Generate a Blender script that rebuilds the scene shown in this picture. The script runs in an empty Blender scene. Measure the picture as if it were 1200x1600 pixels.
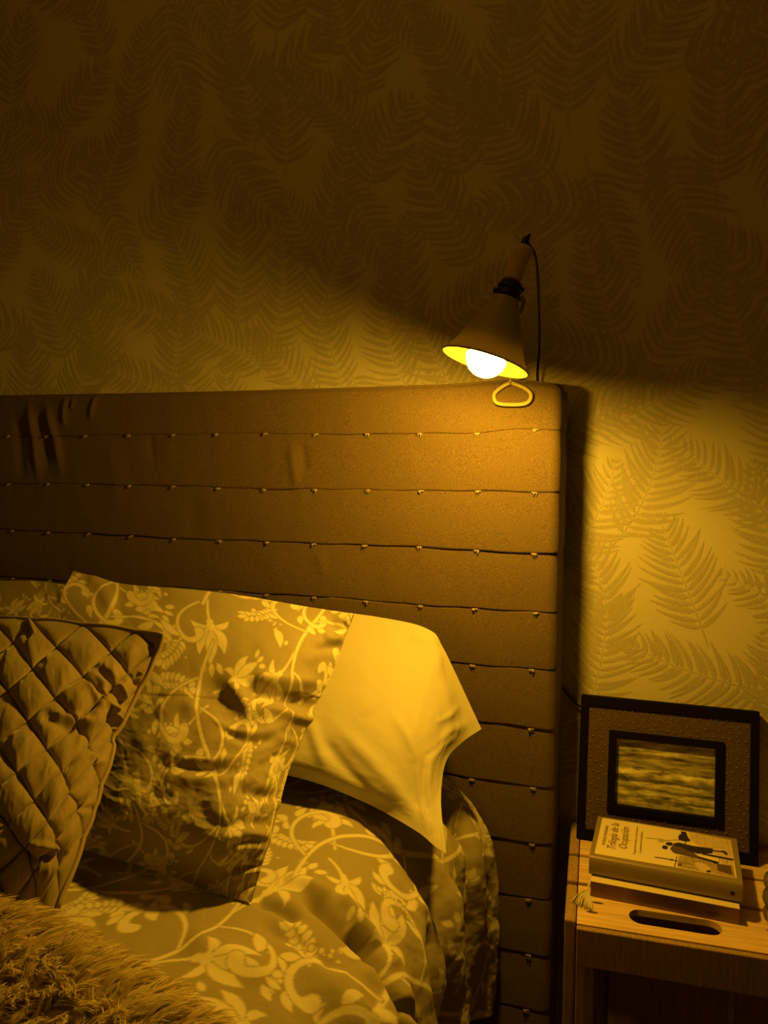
import bpy, bmesh, math, random
import numpy as np
from math import sin, cos, pi, radians, atan2, sqrt
from mathutils import Vector, Matrix

# ------------------------------------------------------------------ camera, light, exposure
sc = bpy.context.scene
FPX = 1202.0; PSI = radians(18.3); TH = radians(4.76)
CAM = np.array((0.0, -1.16, 1.15))
FW = np.array((-sin(PSI)*cos(TH), cos(PSI)*cos(TH), -sin(TH)))
RT = np.array((cos(PSI), sin(PSI), 0.0)); UP = np.cross(RT, FW)
cd = bpy.data.cameras.new('camera'); cam = bpy.data.objects.new('camera', cd)
sc.collection.objects.link(cam); sc.camera = cam
cam.matrix_world = Matrix([[RT[i], UP[i], -FW[i], CAM[i]] for i in range(3)] + [[0, 0, 0, 1]])
cd.sensor_fit = 'VERTICAL'; cd.sensor_height = 24.0; cd.lens = 24.0*FPX/1600.0; cd.clip_start = 0.02

LAMP_COL = (1.0, 0.49, 0.019); LAMP_POWER = 640.0
AMB_COL = (1.0, 0.40, 0.012); AMB_POWER = 0.018
w = bpy.data.worlds.new('world'); sc.world = w; w.use_nodes = True
w.node_tree.nodes['Background'].inputs[0].default_value = (*AMB_COL, 1)
w.node_tree.nodes['Background'].inputs[1].default_value = AMB_POWER
rl = bpy.data.lights.new('overhead_fill_light', 'AREA'); rl.shape = 'DISK'; rl.size = .9; rl.energy = 2.0; rl.color = (1.0, .40, .012)  # dim overhead fill added to lift the upper wall, no real lamp there
ro = bpy.data.objects.new('overhead_fill_light', rl); sc.collection.objects.link(ro); ro.location = (-.45, -.8, 2.55); ro.rotation_euler = (radians(25), 0, 0)
sc.view_settings.view_transform = 'Standard'; sc.view_settings.look = 'None'
sc.view_settings.gamma = 1; sc.view_settings.use_curve_mapping = False
sc.view_settings.exposure = 0.0
sc.cycles.use_denoising = True
sc.cycles.max_bounces = 6; sc.cycles.diffuse_bounces = 2; sc.cycles.glossy_bounces = 3
sc.cycles.transmission_bounces = 6; sc.cycles.sample_clamp_indirect = 4.0
sc.cycles.caustics_refractive = False

RNG = np.random.default_rng(7); random.seed(7)

# ------------------------------------------------------------------ helpers
def ray(px, py):
    return FW + (px-600)/FPX*RT + (800-py)/FPX*UP
def PY(px, py, y):
    q = ray(px, py); return CAM + q*((y-CAM[1])/q[1])
def PZ(px, py, z):
    q = ray(px, py); return CAM + q*((z-CAM[2])/q[2])
def project(P):
    W = P-CAM; z = W@FW
    return 600+FPX*(W@RT)/z, 800-FPX*(W@UP)/z

def mesh_np(name, V, F, smooth=True, attr=None):
    """V (n,3); F (m,4) or (m,3) int arrays, or a list of them"""
    me = bpy.data.meshes.new(name); V = np.asarray(V, dtype=np.float32)
    Fs = F if isinstance(F, list) else [F]
    Fs = [np.asarray(f, dtype=np.int32) for f in Fs if len(f)]
    nl = sum(f.size for f in Fs); nf = sum(len(f) for f in Fs)
    me.vertices.add(len(V)); me.vertices.foreach_set('co', V.ravel())
    me.loops.add(nl); me.loops.foreach_set('vertex_index', np.concatenate([f.ravel() for f in Fs]))
    tot = np.concatenate([np.full(len(f), f.shape[1], np.int32) for f in Fs])
    me.polygons.add(nf); me.polygons.foreach_set('loop_start', np.concatenate([[0], np.cumsum(tot)[:-1]]).astype(np.int32))
    me.polygons.foreach_set('use_smooth', np.full(nf, smooth))
    for k, a in (attr or {}).items():
        at = me.attributes.new(k, 'FLOAT', 'POINT'); at.data.foreach_set('value', np.asarray(a, np.float32).ravel())
    me.update(calc_edges=True); me.validate()
    return me

def obj(name, me, mat=None, parent=None, loc=None, rot=None):
    if isinstance(me, bmesh.types.BMesh):
        m = bpy.data.meshes.new(name); me.to_mesh(m); me.free(); me = m
    o = bpy.data.objects.new(name, me); sc.collection.objects.link(o)
    if mat:
        for m in (mat if isinstance(mat, (list, tuple)) else [mat]): me.materials.append(m)
    if parent: o.parent = parent
    if loc is not None: o.location = loc
    if rot is not None: o.rotation_euler = rot
    return o
def tag(o, label=None, cat=None, group=None, kind=None):
    for k, v in (('label', label), ('category', cat), ('group', group), ('kind', kind)):
        if v: o[k] = v
    return o
def empty(name, loc=(0, 0, 0), rot=(0, 0, 0), **k):
    o = bpy.data.objects.new(name, None); sc.collection.objects.link(o)
    o.location = loc; o.rotation_euler = rot; o.empty_display_size = .02; return tag(o, **k)

def box(x0, x1, y0, y1, z0, z1, bev=0.0, seg=2, bm=None):
    own = bm is None; bm = bm or bmesh.new()
    r = bmesh.ops.create_cube(bm, size=1.0)
    for v in r['verts']:
        v.co = Vector(((x0+x1)/2+v.co.x*(x1-x0), (y0+y1)/2+v.co.y*(y1-y0), (z0+z1)/2+v.co.z*(z1-z0)))
    if bev > 0:
        es = list({e for v in r['verts'] for e in v.link_edges})
        bmesh.ops.bevel(bm, geom=es, offset=bev, segments=seg, affect='EDGES', profile=.5)
    return bm
def smooth_by(o, on=True):
    o.data.polygons.foreach_set('use_smooth', np.full(len(o.data.polygons), on)); return o

def lathe(profile, seg=48, closed=False):
    """profile list of (r, h): revolve about local Z"""
    pr = np.array(profile); n = len(pr); a = np.linspace(0, 2*pi, seg, endpoint=False)
    V = np.stack([pr[:, 0][:, None]*np.cos(a), pr[:, 0][:, None]*np.sin(a), np.repeat(pr[:, 1][:, None], seg, 1)], -1).reshape(-1, 3)
    i, j = np.meshgrid(np.arange(n if closed else n-1), np.arange(seg), indexing='ij')
    i2 = (i+1) % n; j2 = (j+1) % seg
    F = np.stack([i*seg+j, i*seg+j2, i2*seg+j2, i2*seg+j], -1).reshape(-1, 4)
    return V, F
def catmull(P, n):
    P = np.asarray(P, float); m = len(P)
    Q = np.vstack([2*P[0]-P[1], P, 2*P[-1]-P[-2]])
    t = np.linspace(0, m-1, n); i = np.minimum(t.astype(int), m-2); f = (t-i)[:, None]
    a, b, c, d = Q[i], Q[i+1], Q[i+2], Q[i+3]
    return .5*((2*b)+(-a+c)*f+(2*a-5*b+4*c-d)*f**2+(-a+3*b-3*c+d)*f**3)
def tube(P, r, seg=8, n=None, closed=False, caps=True):
    P = np.asarray(P, float)
    if closed: P = np.vstack([P, P[:1]])
    if n: P = catmull(P, n)
    m = len(P); r = np.full(m, r) if np.isscalar(r) else np.interp(np.linspace(0, 1, m), np.linspace(0, 1, len(r)), r)
    T = np.gradient(P, axis=0); T /= np.linalg.norm(T, axis=1)[:, None]+1e-12
    up = np.array((0.13, .21, .97)); N = np.cross(T[0], up); N /= np.linalg.norm(N); Ns = []
    for k in range(m):
        N = N-T[k]*(N@T[k]); N /= np.linalg.norm(N); Ns.append(N)
    Ns = np.array(Ns); B = np.cross(T, Ns); a = np.linspace(0, 2*pi, seg, endpoint=False)
    V = (P[:, None, :]+r[:, None, None]*(np.cos(a)[None, :, None]*Ns[:, None, :]+np.sin(a)[None, :, None]*B[:, None, :])).reshape(-1, 3)
    i, j = np.meshgrid(np.arange(m-1), np.arange(seg), indexing='ij'); j2 = (j+1) % seg
    F = [np.stack([i*seg+j, i*seg+j2, (i+1)*seg+j2, (i+1)*seg+j], -1).reshape(-1, 4)]
    if caps and not closed: F.append(np.array([list(range(seg))[::-1], [(m-1)*seg+q for q in range(seg)]]))
    return V, F
def join_vf(items):
    Vs, Fs, off = [], {}, 0
    for V, F in items:
        for f in (F if isinstance(F, list) else [F]):
            f = np.asarray(f)
            if len(f): Fs.setdefault(f.shape[1], []).append(f+off)
        Vs.append(V); off += len(V)
    return np.vstack(Vs), [np.vstack(x) for x in Fs.values()]
def grid_faces(nv, nu, flip=False):
    i, j = np.meshgrid(np.arange(nv-1), np.arange(nu-1), indexing='ij')
    f = np.stack([i*nu+j, i*nu+j+1, (i+1)*nu+j+1, (i+1)*nu+j], -1).reshape(-1, 4)
    return f[:, ::-1] if flip else f
def normals(P):
    du = np.gradient(P, axis=1); dv = np.gradient(P, axis=0); n = np.cross(du, dv)
    return n/(np.linalg.norm(n, axis=-1, keepdims=True)+1e-12)
def net_eval(net, U, Vv):
    """bicubic (Catmull-Rom) surface through a net [rows][cols] of 3-D points; U, Vv 1-D arrays in 0..1"""
    net = np.asarray(net, float); R, Cn, _ = net.shape
    tmp = np.stack([catmull_t(net[r], U*(Cn-1)) for r in range(R)], 0)       # R, nu, 3
    return np.stack([catmull_t(tmp[:, k], Vv*(R-1)) for k in range(tmp.shape[1])], 1)
def catmull_t(P, t):
    m = len(P); Q = np.vstack([2*P[0]-P[1], P, 2*P[-1]-P[-2]])
    i = np.clip(t.astype(int), 0, m-2); f = (t-i)[:, None]
    a, b, c, d = Q[i], Q[i+1], Q[i+2], Q[i+3]
    return .5*((2*b)+(-a+c)*f+(2*a-5*b+4*c-d)*f**2+(-a+3*b-3*c+d)*f**3)

# smooth value noise on arrays of 2-D coordinates
_tab = np.random.default_rng(3).random((256, 256))
def vnoise(x, y):
    xi = np.floor(x).astype(int); yi = np.floor(y).astype(int); fx = x-xi; fy = y-yi
    fx = fx*fx*(3-2*fx); fy = fy*fy*(3-2*fy); g = lambda a, b: _tab[a & 255, b & 255]
    return (g(xi, yi)*(1-fx)+g(xi+1, yi)*fx)*(1-fy)+(g(xi, yi+1)*(1-fx)+g(xi+1, yi+1)*fx)*fy*1.0
def fbm(x, y, o=4):
    s = 0; a = .5
    for k in range(o): s = s+a*(vnoise(x*2**k+17*k, y*2**k+5*k)-.5); a *= .5
    return s
def folds(X, Y, strokes):
    """cloth creases: each ([(x,y)...], width, height[, skew]) is a ridge (+) or valley (-) with soft ends"""
    D = np.zeros_like(X)
    for st in strokes:
        pts, wd, amp = st[:3]; sk = st[3] if len(st) > 3 else 0
        c = catmull(np.array([(*p, 0) for p in pts], float), 24)[:, :2]
        x0, y0 = c.min(0)-4*wd; x1, y1 = c.max(0)+4*wd
        m = (X > x0) & (X < x1) & (Y > y0) & (Y < y1)
        if not m.any(): continue
        xs, ys = X[m], Y[m]; best = np.full(xs.shape, 1e9); tt = np.zeros(xs.shape); sg = np.zeros(xs.shape)
        for k in range(len(c)-1):
            a, b = c[k], c[k+1]; ab = b-a; L = ab@ab+1e-9
            t = np.clip(((xs-a[0])*ab[0]+(ys-a[1])*ab[1])/L, 0, 1)
            dx = xs-a[0]-t*ab[0]; dy = ys-a[1]-t*ab[1]; d = dx*dx+dy*dy; q = d < best
            best[q] = d[q]; tt[q] = (k+t[q])/(len(c)-1); sg[q] = np.sign(ab[0]*dy[q]-ab[1]*dx[q])
        d = np.sqrt(best); ww = wd*(1+sk*sg)
        D[m] += amp*np.exp(-(d/ww)**2)*np.clip(np.sin(pi*np.clip(tt, .03, .97))*1.6, 0, 1)
    return D

# ------------------------------------------------------------------ materials
def mat(name, col, rough=.8, metal=0., spec=.3, bump=None, vary=None, sheen=0., **k):
    """bump: (scale or 3-tuple, strength, distance) ; vary: (scale3, amount) noise on the colour"""
    m = bpy.data.materials.new(name); m.use_nodes = True; nt = m.node_tree; b = nt.nodes['Principled BSDF']
    b.inputs['Base Color'].default_value = (*col, 1); b.inputs['Roughness'].default_value = rough
    b.inputs['Metallic'].default_value = metal; b.inputs['Specular IOR Level'].default_value = spec
    if sheen: b.inputs['Sheen Weight'].default_value = sheen; b.inputs['Sheen Roughness'].default_value = .4
    tc = nt.nodes.new('ShaderNodeTexCoord')
    def noise(scale, detail=3, rgh=.6):
        mp = nt.nodes.new('ShaderNodeMapping'); nt.links.new(tc.outputs['Object'], mp.inputs[0])
        s = scale if isinstance(scale, tuple) else (scale,)*3; mp.inputs['Scale'].default_value = s
        n = nt.nodes.new('ShaderNodeTexNoise'); n.inputs['Scale'].default_value = 1; n.inputs['Detail'].default_value = detail
        n.inputs['Roughness'].default_value = rgh; nt.links.new(mp.outputs[0], n.inputs['Vector']); return n
    col_out = None
    if vary:
        n = noise(vary[0]); r = nt.nodes.new('ShaderNodeMapRange'); r.inputs['From Min'].default_value = .3; r.inputs['From Max'].default_value = .7
        r.inputs['To Min'].default_value = 1-vary[1]; r.inputs['To Max'].default_value = 1+vary[1]; nt.links.new(n.outputs[0], r.inputs[0])
        mx = nt.nodes.new('ShaderNodeVectorMath'); mx.operation = 'SCALE'; mx.inputs[0].default_value = col
        nt.links.new(r.outputs[0], mx.inputs['Scale']); col_out = mx.outputs[0]; nt.links.new(col_out, b.inputs['Base Color'])
    last = None
    for bp in ([bump] if bump and not isinstance(bump, list) else (bump or [])):
        n = noise(bp[0]); bn = nt.nodes.new('ShaderNodeBump'); bn.inputs['Strength'].default_value = bp[1]; bn.inputs['Distance'].default_value = bp[2]
        nt.links.new(n.outputs[0], bn.inputs['Height'])
        if last: nt.links.new(last, bn.inputs['Normal'])
        last = bn.outputs[0]
    if last: nt.links.new(last, b.inputs['Normal'])
    for kk, v in k.items(): b.inputs[kk.replace('_', ' ')].default_value = v
    m['_c'] = 1; return m
def two_tone(m, attr, c0, c1, noise_amt=.12, nscale=(900, 900, 900)):
    """colour mixed between c0 and c1 by a mesh attribute, with a woven fleck"""
    nt = m.node_tree; b = nt.nodes['Principled BSDF']; a = nt.nodes.new('ShaderNodeAttribute'); a.attribute_name = attr
    mx = nt.nodes.new('ShaderNodeMix'); mx.data_type = 'RGBA'; nt.links.new(a.outputs['Fac'], mx.inputs[0])
    mx.inputs[6].default_value = (*c0, 1); mx.inputs[7].default_value = (*c1, 1)
    tc = nt.nodes.new('ShaderNodeTexCoord'); mp = nt.nodes.new('ShaderNodeMapping'); mp.inputs['Scale'].default_value = nscale
    n = nt.nodes.new('ShaderNodeTexNoise'); n.inputs['Scale'].default_value = 1; n.inputs['Detail'].default_value = 2
    nt.links.new(tc.outputs['Object'], mp.inputs[0]); nt.links.new(mp.outputs[0], n.inputs['Vector'])
    r = nt.nodes.new('ShaderNodeMapRange'); r.inputs['From Min'].default_value = .3; r.inputs['From Max'].default_value = .7
    r.inputs['To Min'].default_value = 1-noise_amt; r.inputs['To Max'].default_value = 1+noise_amt; nt.links.new(n.outputs[0], r.inputs[0])
    v = nt.nodes.new('ShaderNodeVectorMath'); v.operation = 'SCALE'; nt.links.new(mx.outputs[2], v.inputs[0]); nt.links.new(r.outputs[0], v.inputs['Scale'])
    nt.links.new(v.outputs[0], b.inputs['Base Color']); return m

M = {}
M['wallpaper'] = mat('wallpaper_ground', (.72, .685, .60), .75, bump=[((1500, 1500, 160), .35, .0006), ((160, 160, 1500), .3, .0006)], vary=((900, 900, 90), .06))
M['fern'] = mat('wallpaper_fern_ink', (.545, .51, .43), .7, bump=[((1500, 1500, 160), .35, .0006)], vary=((300, 300, 300), .12))
M['paint'] = mat('plain_paint', (.5, .46, .4), .9, bump=(60, .1, .001))
M['floor'] = mat('wood_floor', (.22, .13, .07), .5, bump=((3, 60, 3), .2, .001), vary=((2, 40, 2), .25))
M['headboard'] = mat('taupe_upholstery', (.152, .110, .070), .95, bump=[((260, 600, 1300), .7, .0009), ((90, 90, 90), .25, .001)], vary=((500, 900, 1300), .5), sheen=.12)
M['stitch'] = mat('pale_stitch_thread', (.5, .42, .33), .9)
M['white_cotton'] = mat('white_cotton', (.60, .575, .51), .85, bump=[((1200, 1200, 1200), .12, .0004), ((30, 30, 30), .15, .003)])
def damask(name, **k):
    m = mat(name, (.5, .5, .5), .85, bump=[((1400, 1400, 1400), .3, .0005), ((60, 60, 60), .18, .002)], **k)
    return two_tone(m, 'motif', (.37, .325, .25), (.76, .71, .62), .10, (1100, 1100, 1100))
M['damask'] = damask('damask_cotton')
M['velvet'] = two_tone(mat('quilted_velvet', (.3, .3, .3), .8, bump=[((900, 900, 900), .25, .0005), ((25, 25, 25), .25, .004)], sheen=.5), 'thread', (.31, .255, .18), (.04, .03, .02), .08)
M['piping'] = mat('velvet_piping', (.34, .28, .20), .8, sheen=.4)
M['wood'] = mat('crate_wood', (.82, .585, .365), .7, bump=[((14, 500, 500), .35, .0009)], vary=((9, 160, 160), .22))
M['wood_shaded'] = mat('crate_wood_shaded', (.40, .275, .165), .8, bump=[((700, 700, 30), .4, .001)], vary=((300, 300, 20), .25))  # crate wood darkened to carry the shade on its front, sides and inside
M['knot'] = mat('wood_knot', (.13, .065, .03), .8)
M['black_frame'] = mat('black_wood', (.008, .006, .005), .7, spec=.05, bump=((40, 200, 200), .1, .0005))
M['mat_board'] = mat('embossed_brown_leatherette', (.105, .07, .042), .55, bump=[((300, 300, 300), .35, .0009)], vary=((120, 120, 120), .2))
M['bump_dot'] = mat('embossed_dot', (.19, .13, .08), .35, spec=.6)
M['cream'] = mat('cream_paper', (.90, .80, .63), .6)
M['jacket'] = mat('olive_jacket', (.29, .23, .13), .38, spec=.5)
M['print_dark'] = mat('print_dark', (.03, .022, .016), .6)
M['print_text'] = mat('print_text', (.16, .07, .03), .6)
M['print_mid'] = mat('print_mid', (.46, .35, .24), .6, vary=((90, 200, 200), .25))
M['print_light'] = mat('print_light', (.70, .56, .41), .6, vary=((60, 200, 200), .12))
M['pages'] = mat('page_block', (.70, .62, .5), .9, bump=((5, 5, 2500), .5, .0006), vary=((4, 4, 2500), .12))
M['red_spine'] = mat('reddish_brown_spine', (.30, .185, .095), .5)
M['tassel'] = mat('cream_thread', (.80, .73, .55), .7)
M['cable'] = mat('black_cable', (.02, .016, .012), .5)
M['handle'] = mat('turned_wood_handle', (.66, .54, .36), .6, bump=((300, 300, 20), .2, .0005), vary=((120, 120, 8), .15))
M['socket'] = mat('dark_bakelite', (.03, .024, .018), .4)
M['shade_out'] = mat('grey_enamel', (.46, .42, .33), .5, spec=.4)
M['shade_in'] = mat('cream_enamel_inside', (.045, .035, .02), .6, spec=.08)
M['wire'] = mat('rubber_coated_wire', (.45, .40, .22), .45)
M['steel'] = mat('worn_steel', (.45, .42, .36), .35, metal=1.)
M['fur'] = mat('long_pile_fur', (.86, .76, .56), .7, sheen=.3)
M['fur_base'] = mat('fur_backing', (.55, .46, .32), .95)
M['glass'] = mat('amber_glass', (.95, .9, .7), .03, spec=.5, Transmission_Weight=.92, IOR=1.46)
M['mattress'] = mat('mattress_ticking', (.6, .57, .5), .9, bump=(200, .2, .001))
# enamel shade: slight translucency added to give the outside a glow
for k_, f_ in (('shade_out', .04), ('shade_in', .05)):
    nt = M[k_].node_tree; out_ = nt.nodes['Material Output']; tr = nt.nodes.new('ShaderNodeBsdfTranslucent'); tr.inputs[0].default_value = (.8, .7, .5, 1)
    mx = nt.nodes.new('ShaderNodeMixShader'); mx.inputs[0].default_value = f_; nt.links.new(nt.nodes['Principled BSDF'].outputs[0], mx.inputs[1]); nt.links.new(tr.outputs[0], mx.inputs[2]); nt.links.new(mx.outputs[0], out_.inputs[0])
nt = M['fur'].node_tree; tr = nt.nodes.new('ShaderNodeBsdfTranslucent'); tr.inputs[0].default_value = (.86, .76, .56, 1)
mx = nt.nodes.new('ShaderNodeMixShader'); mx.inputs[0].default_value = .42; nt.links.new(nt.nodes['Principled BSDF'].outputs[0], mx.inputs[1]); nt.links.new(tr.outputs[0], mx.inputs[2]); nt.links.new(mx.outputs[0], nt.nodes['Material Output'].inputs[0])
mb = bpy.data.materials.new('lit_bulb'); mb.use_nodes = True; nt = mb.node_tree; nt.nodes.clear()
em = nt.nodes.new('ShaderNodeEmission'); em.inputs[0].default_value = (*LAMP_COL, 1); em.inputs[1].default_value = LAMP_POWER
ou = nt.nodes.new('ShaderNodeOutputMaterial'); nt.links.new(em.outputs[0], ou.inputs[0]); M['bulb'] = mb
# seascape painting: streaks of surf and cloud
ms = mat('seascape_paint', (.3, .3, .3), .45); nt = ms.node_tree; b = nt.nodes['Principled BSDF']
tc = nt.nodes.new('ShaderNodeTexCoord')
def _n(sc3, det=6):
    mp = nt.nodes.new('ShaderNodeMapping'); mp.inputs['Scale'].default_value = sc3; nt.links.new(tc.outputs['Object'], mp.inputs[0])
    n = nt.nodes.new('ShaderNodeTexNoise'); n.inputs['Scale'].default_value = 1; n.inputs['Detail'].default_value = det; n.inputs['Roughness'].default_value = .65
    nt.links.new(mp.outputs[0], n.inputs['Vector']); return n
sp = nt.nodes.new('ShaderNodeSeparateXYZ'); nt.links.new(tc.outputs['Object'], sp.inputs[0])
band = nt.nodes.new('ShaderNodeValToRGB'); mr = nt.nodes.new('ShaderNodeMapRange')
mr.inputs['From Min'].default_value = .011; mr.inputs['From Max'].default_value = .123
wob = _n((34, 1, 60), 5); ad = nt.nodes.new('ShaderNodeMath'); ad.operation = 'MULTIPLY_ADD'; ad.inputs[1].default_value = .022
nt.links.new(wob.outputs[0], ad.inputs[0]); nt.links.new(sp.outputs['Z'], ad.inputs[2]); nt.links.new(ad.outputs[0], mr.inputs[0]); nt.links.new(mr.outputs[0], band.inputs[0])
cr = band.color_ramp; stops = [(0, (.12, .11, .07)), (.08, (.34, .32, .2)), (.13, (.08, .075, .05)), (.19, (.42, .40, .26)), (.25, (.12, .11, .07)), (.33, (.4, .38, .25)),
 (.37, (.06, .055, .04)), (.45, (.30, .28, .18)), (.49, (.55, .52, .36)), (.53, (.16, .15, .10)), (.62, (.24, .22, .15)), (.68, (.12, .11, .08)), (.76, (.30, .28, .19)), (.88, (.40, .38, .26)), (1, (.33, .31, .21))]
while len(cr.elements) < len(stops): cr.elements.new(.5)
for e, (p, c) in zip(cr.elements, stops): e.position = p; e.color = (*c, 1)
st = _n((24, 1, 170), 9); mr2 = nt.nodes.new('ShaderNodeMapRange'); mr2.inputs['From Min'].default_value = .35; mr2.inputs['From Max'].default_value = .65
mr2.inputs['To Min'].default_value = .3; mr2.inputs['To Max'].default_value = 3.0; nt.links.new(st.outputs[0], mr2.inputs[0])
vm = nt.nodes.new('ShaderNodeVectorMath'); vm.operation = 'SCALE'; nt.links.new(band.outputs[0], vm.inputs[0]); nt.links.new(mr2.outputs[0], vm.inputs['Scale'])
nt.links.new(vm.outputs[0], b.inputs['Base Color']); M['sea'] = ms

# ------------------------------------------------------------------ the room
YW = .12
wall = obj('wall_back', box(-3.2, 1.6, YW, YW+.12, 0, 2.6), M['wallpaper']); wall['kind'] = 'structure'
fl = obj('floor', box(-3.2, 1.6, -3.2, YW, -.08, 0), M['floor']); fl['kind'] = 'structure'
ce = obj('ceiling', box(-3.2, 1.6, -3.2, YW+.12, 2.6, 2.7), M['paint']); ce['kind'] = 'structure'
bb = obj('baseboard_back', box(-3.2, 1.6, YW-.014, YW, 0, .09, .004), M['paint']); bb['kind'] = 'structure'

def fern_frond(o, ang, L, pm, bend, rs):
    """one printed frond: curved rachis and paired, finely toothed pinnae; returns V (n,2), F quads"""
    n = 60; t = np.linspace(0, 1, n); th = ang+bend*(t-.3); seg = L/n
    c = np.stack([np.cumsum(np.cos(th))*seg, np.cumsum(np.sin(th))*seg], 1)+o
    items = []
    def strip(P, wl, wr, fwd, lay=[0]):
        T = np.gradient(P, axis=0); T /= np.linalg.norm(T, axis=1)[:, None]+1e-12; N = np.stack([-T[:, 1], T[:, 0]], 1)
        m = len(P); V = np.stack([P+N*wl[:, None]+T*fwd[:, None], P, P-N*wr[:, None]+T*fwd[:, None]], 1).reshape(-1, 2); V = np.c_[V, np.full(len(V), rs.uniform(0, .00025))]
        i = np.arange(m-1)*3; F = np.vstack([np.stack([i, i+1, i+4, i+3], 1), np.stack([i+1, i+2, i+5, i+4], 1)])
        return V, F
    wr = np.interp(t, [0, 1], [.0011, .0003]); items.append(strip(c, wr, wr, 0*wr))
    NP = int(L/.0140)
    for k in range(NP):
        tt = .12+.86*(k+.5)/NP; i = int(tt*(n-1)); prof = (sin(pi*min(1, (tt*.93+.09)))**.75)
        for s in (-1, 1):
            ln = pm*prof*rs.uniform(.85, 1.12)*(1-.25*tt)
            if ln < .005: continue
            a0 = th[i]+s*(1.28-.35*tt+rs.uniform(-.07, .07)); m = max(7, int(ln/.0021)|1)
            q = np.linspace(0, 1, m); aa = a0-s*.45*q+rs.uniform(-.15, .15)*q; P = np.stack([np.cumsum(np.cos(aa)), np.cumsum(np.sin(aa))], 1)*ln/m+c[i]
            wd = .0050*np.clip(1.15-q**1.6, .12, 1)*np.clip(q*6+.35, 0, 1)*rs.uniform(.85, 1.2)*(.55+.45*min(1, ln/.05))
            z = np.where(np.arange(m) % 2 == 0, .35, 1.0); fw_ = np.where(np.arange(m) % 2 == 0, 0, .0012)
            items.append(strip(P, wd*z, wd*z, fw_))
    return join_vf(items)
rs = np.random.default_rng(21); cents = []; items = []
for tries in range(9000):
    p = np.array((rs.uniform(-1.5, .6), rs.uniform(.25, 2.2)))
    if all(np.hypot(*(p-q)) > .098 for q in cents): cents.append(p)
for k, p in enumerate(cents):
    ang = rs.choice([pi/2, pi/2+.5, pi/2-.6, .4, 2.7, -pi/2+.4, 1.2, 2.0])+rs.uniform(-.3, .3); L = rs.uniform(.19, .29)
    off = p-.5*L*np.array((cos(ang), sin(ang)))
    V, F = fern_frond(off, ang, L, rs.uniform(.058, .088), rs.uniform(-.8, .8), rs)
    V3 = np.stack([V[:, 0], YW-.0003-V[:, 2], V[:, 1]], 1); items.append((V3, F))
V, F = join_vf(items)
fp = obj('fern_print', mesh_np('fern_print', V, F, False), M['fern'], wall); fp['kind'] = 'stuff'

# ------------------------------------------------------------------ headboard
hb = empty('headboard', (-.95, .05, 0), label='wide taupe upholstered headboard with horizontal tucks and pale stitches', cat='headboard')
HX, HY = -.95, .05
XR = -.112
obj('core', box(-1.9-HX, XR-.006-HX, .006-HY, .096-HY, .0, 1.238, .006), M['headboard'], hb)
zl = [1.2465, 1.1735, 1.0835, .9935, .9035, .814, .722, .632, .540, .449, .358, .268, .178, .088, .0]
# outline of the cover in plan: front face, rounded right corner, side
def plan(xs_front, R=.014):
    P = [(x, 0.0, 0, -1) for x in xs_front]
    for a in np.linspace(0, pi/2, 9)[1:]: P.append((XR-R+R*sin(a), R-R*cos(a), sin(a), -cos(a)))
    for y in np.linspace(R, .098, 8)[1:]: P.append((XR, y, 1, 0))
    return np.array(P)
pl = plan(np.concatenate([np.linspace(-1.9, -1.22, 30)[:-1], np.linspace(-1.22, XR-.014, 380)]))
arc = np.concatenate([[0], np.cumsum(np.hypot(np.diff(pl[:, 0]), np.diff(pl[:, 1])))])
def line_z(k, x):
    z = zl[k]+.0012*np.sin(x*9+k*1.7)+.0006*np.sin(x*23+k*3.1)+.0006*np.sin(x*61+k)
    if k == 1: z = z+.0055*np.exp(-((x+.165)/.045)**2)
    if k == 0: z = zl[0]+.002*np.sin(x*4+1)-.005*np.exp(-((x+.11)/.03)**2)+.003*np.exp(-((x+.20)/.05)**2)
    return z
HBF = []
for (a, wd, am) in ((((45, 628), (49, 660), (54, 690), (62, 760)), 5, .0040), (((73, 632), (80, 662), (88, 690), (96, 740)), 6, .0045),
        (((105, 620), (101, 640), (102, 668)), 4, .003), (((116, 622), (112, 640)), 3, .0022), (((152, 614), (145, 636), (143, 656)), 4, .0028),
        (((60, 640), (68, 690), (76, 740)), 6, -.003), (((25, 640), (32, 700), (36, 750)), 7, -.003), (((455, 690), (460, 730), (466, 762)), 7, .0022), (((474, 690), (478, 740)), 6, -.0018),
        (((235, 680), (240, 720)), 6, -.0015), (((500, 860), (505, 900)), 8, .0012), (((640, 700), (650, 760)), 12, .001), (((180, 700), (185, 800)), 14, .0012), (((300, 770), (305, 840)), 14, -.001)):
    HBF.append((a, wd, am))
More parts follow.
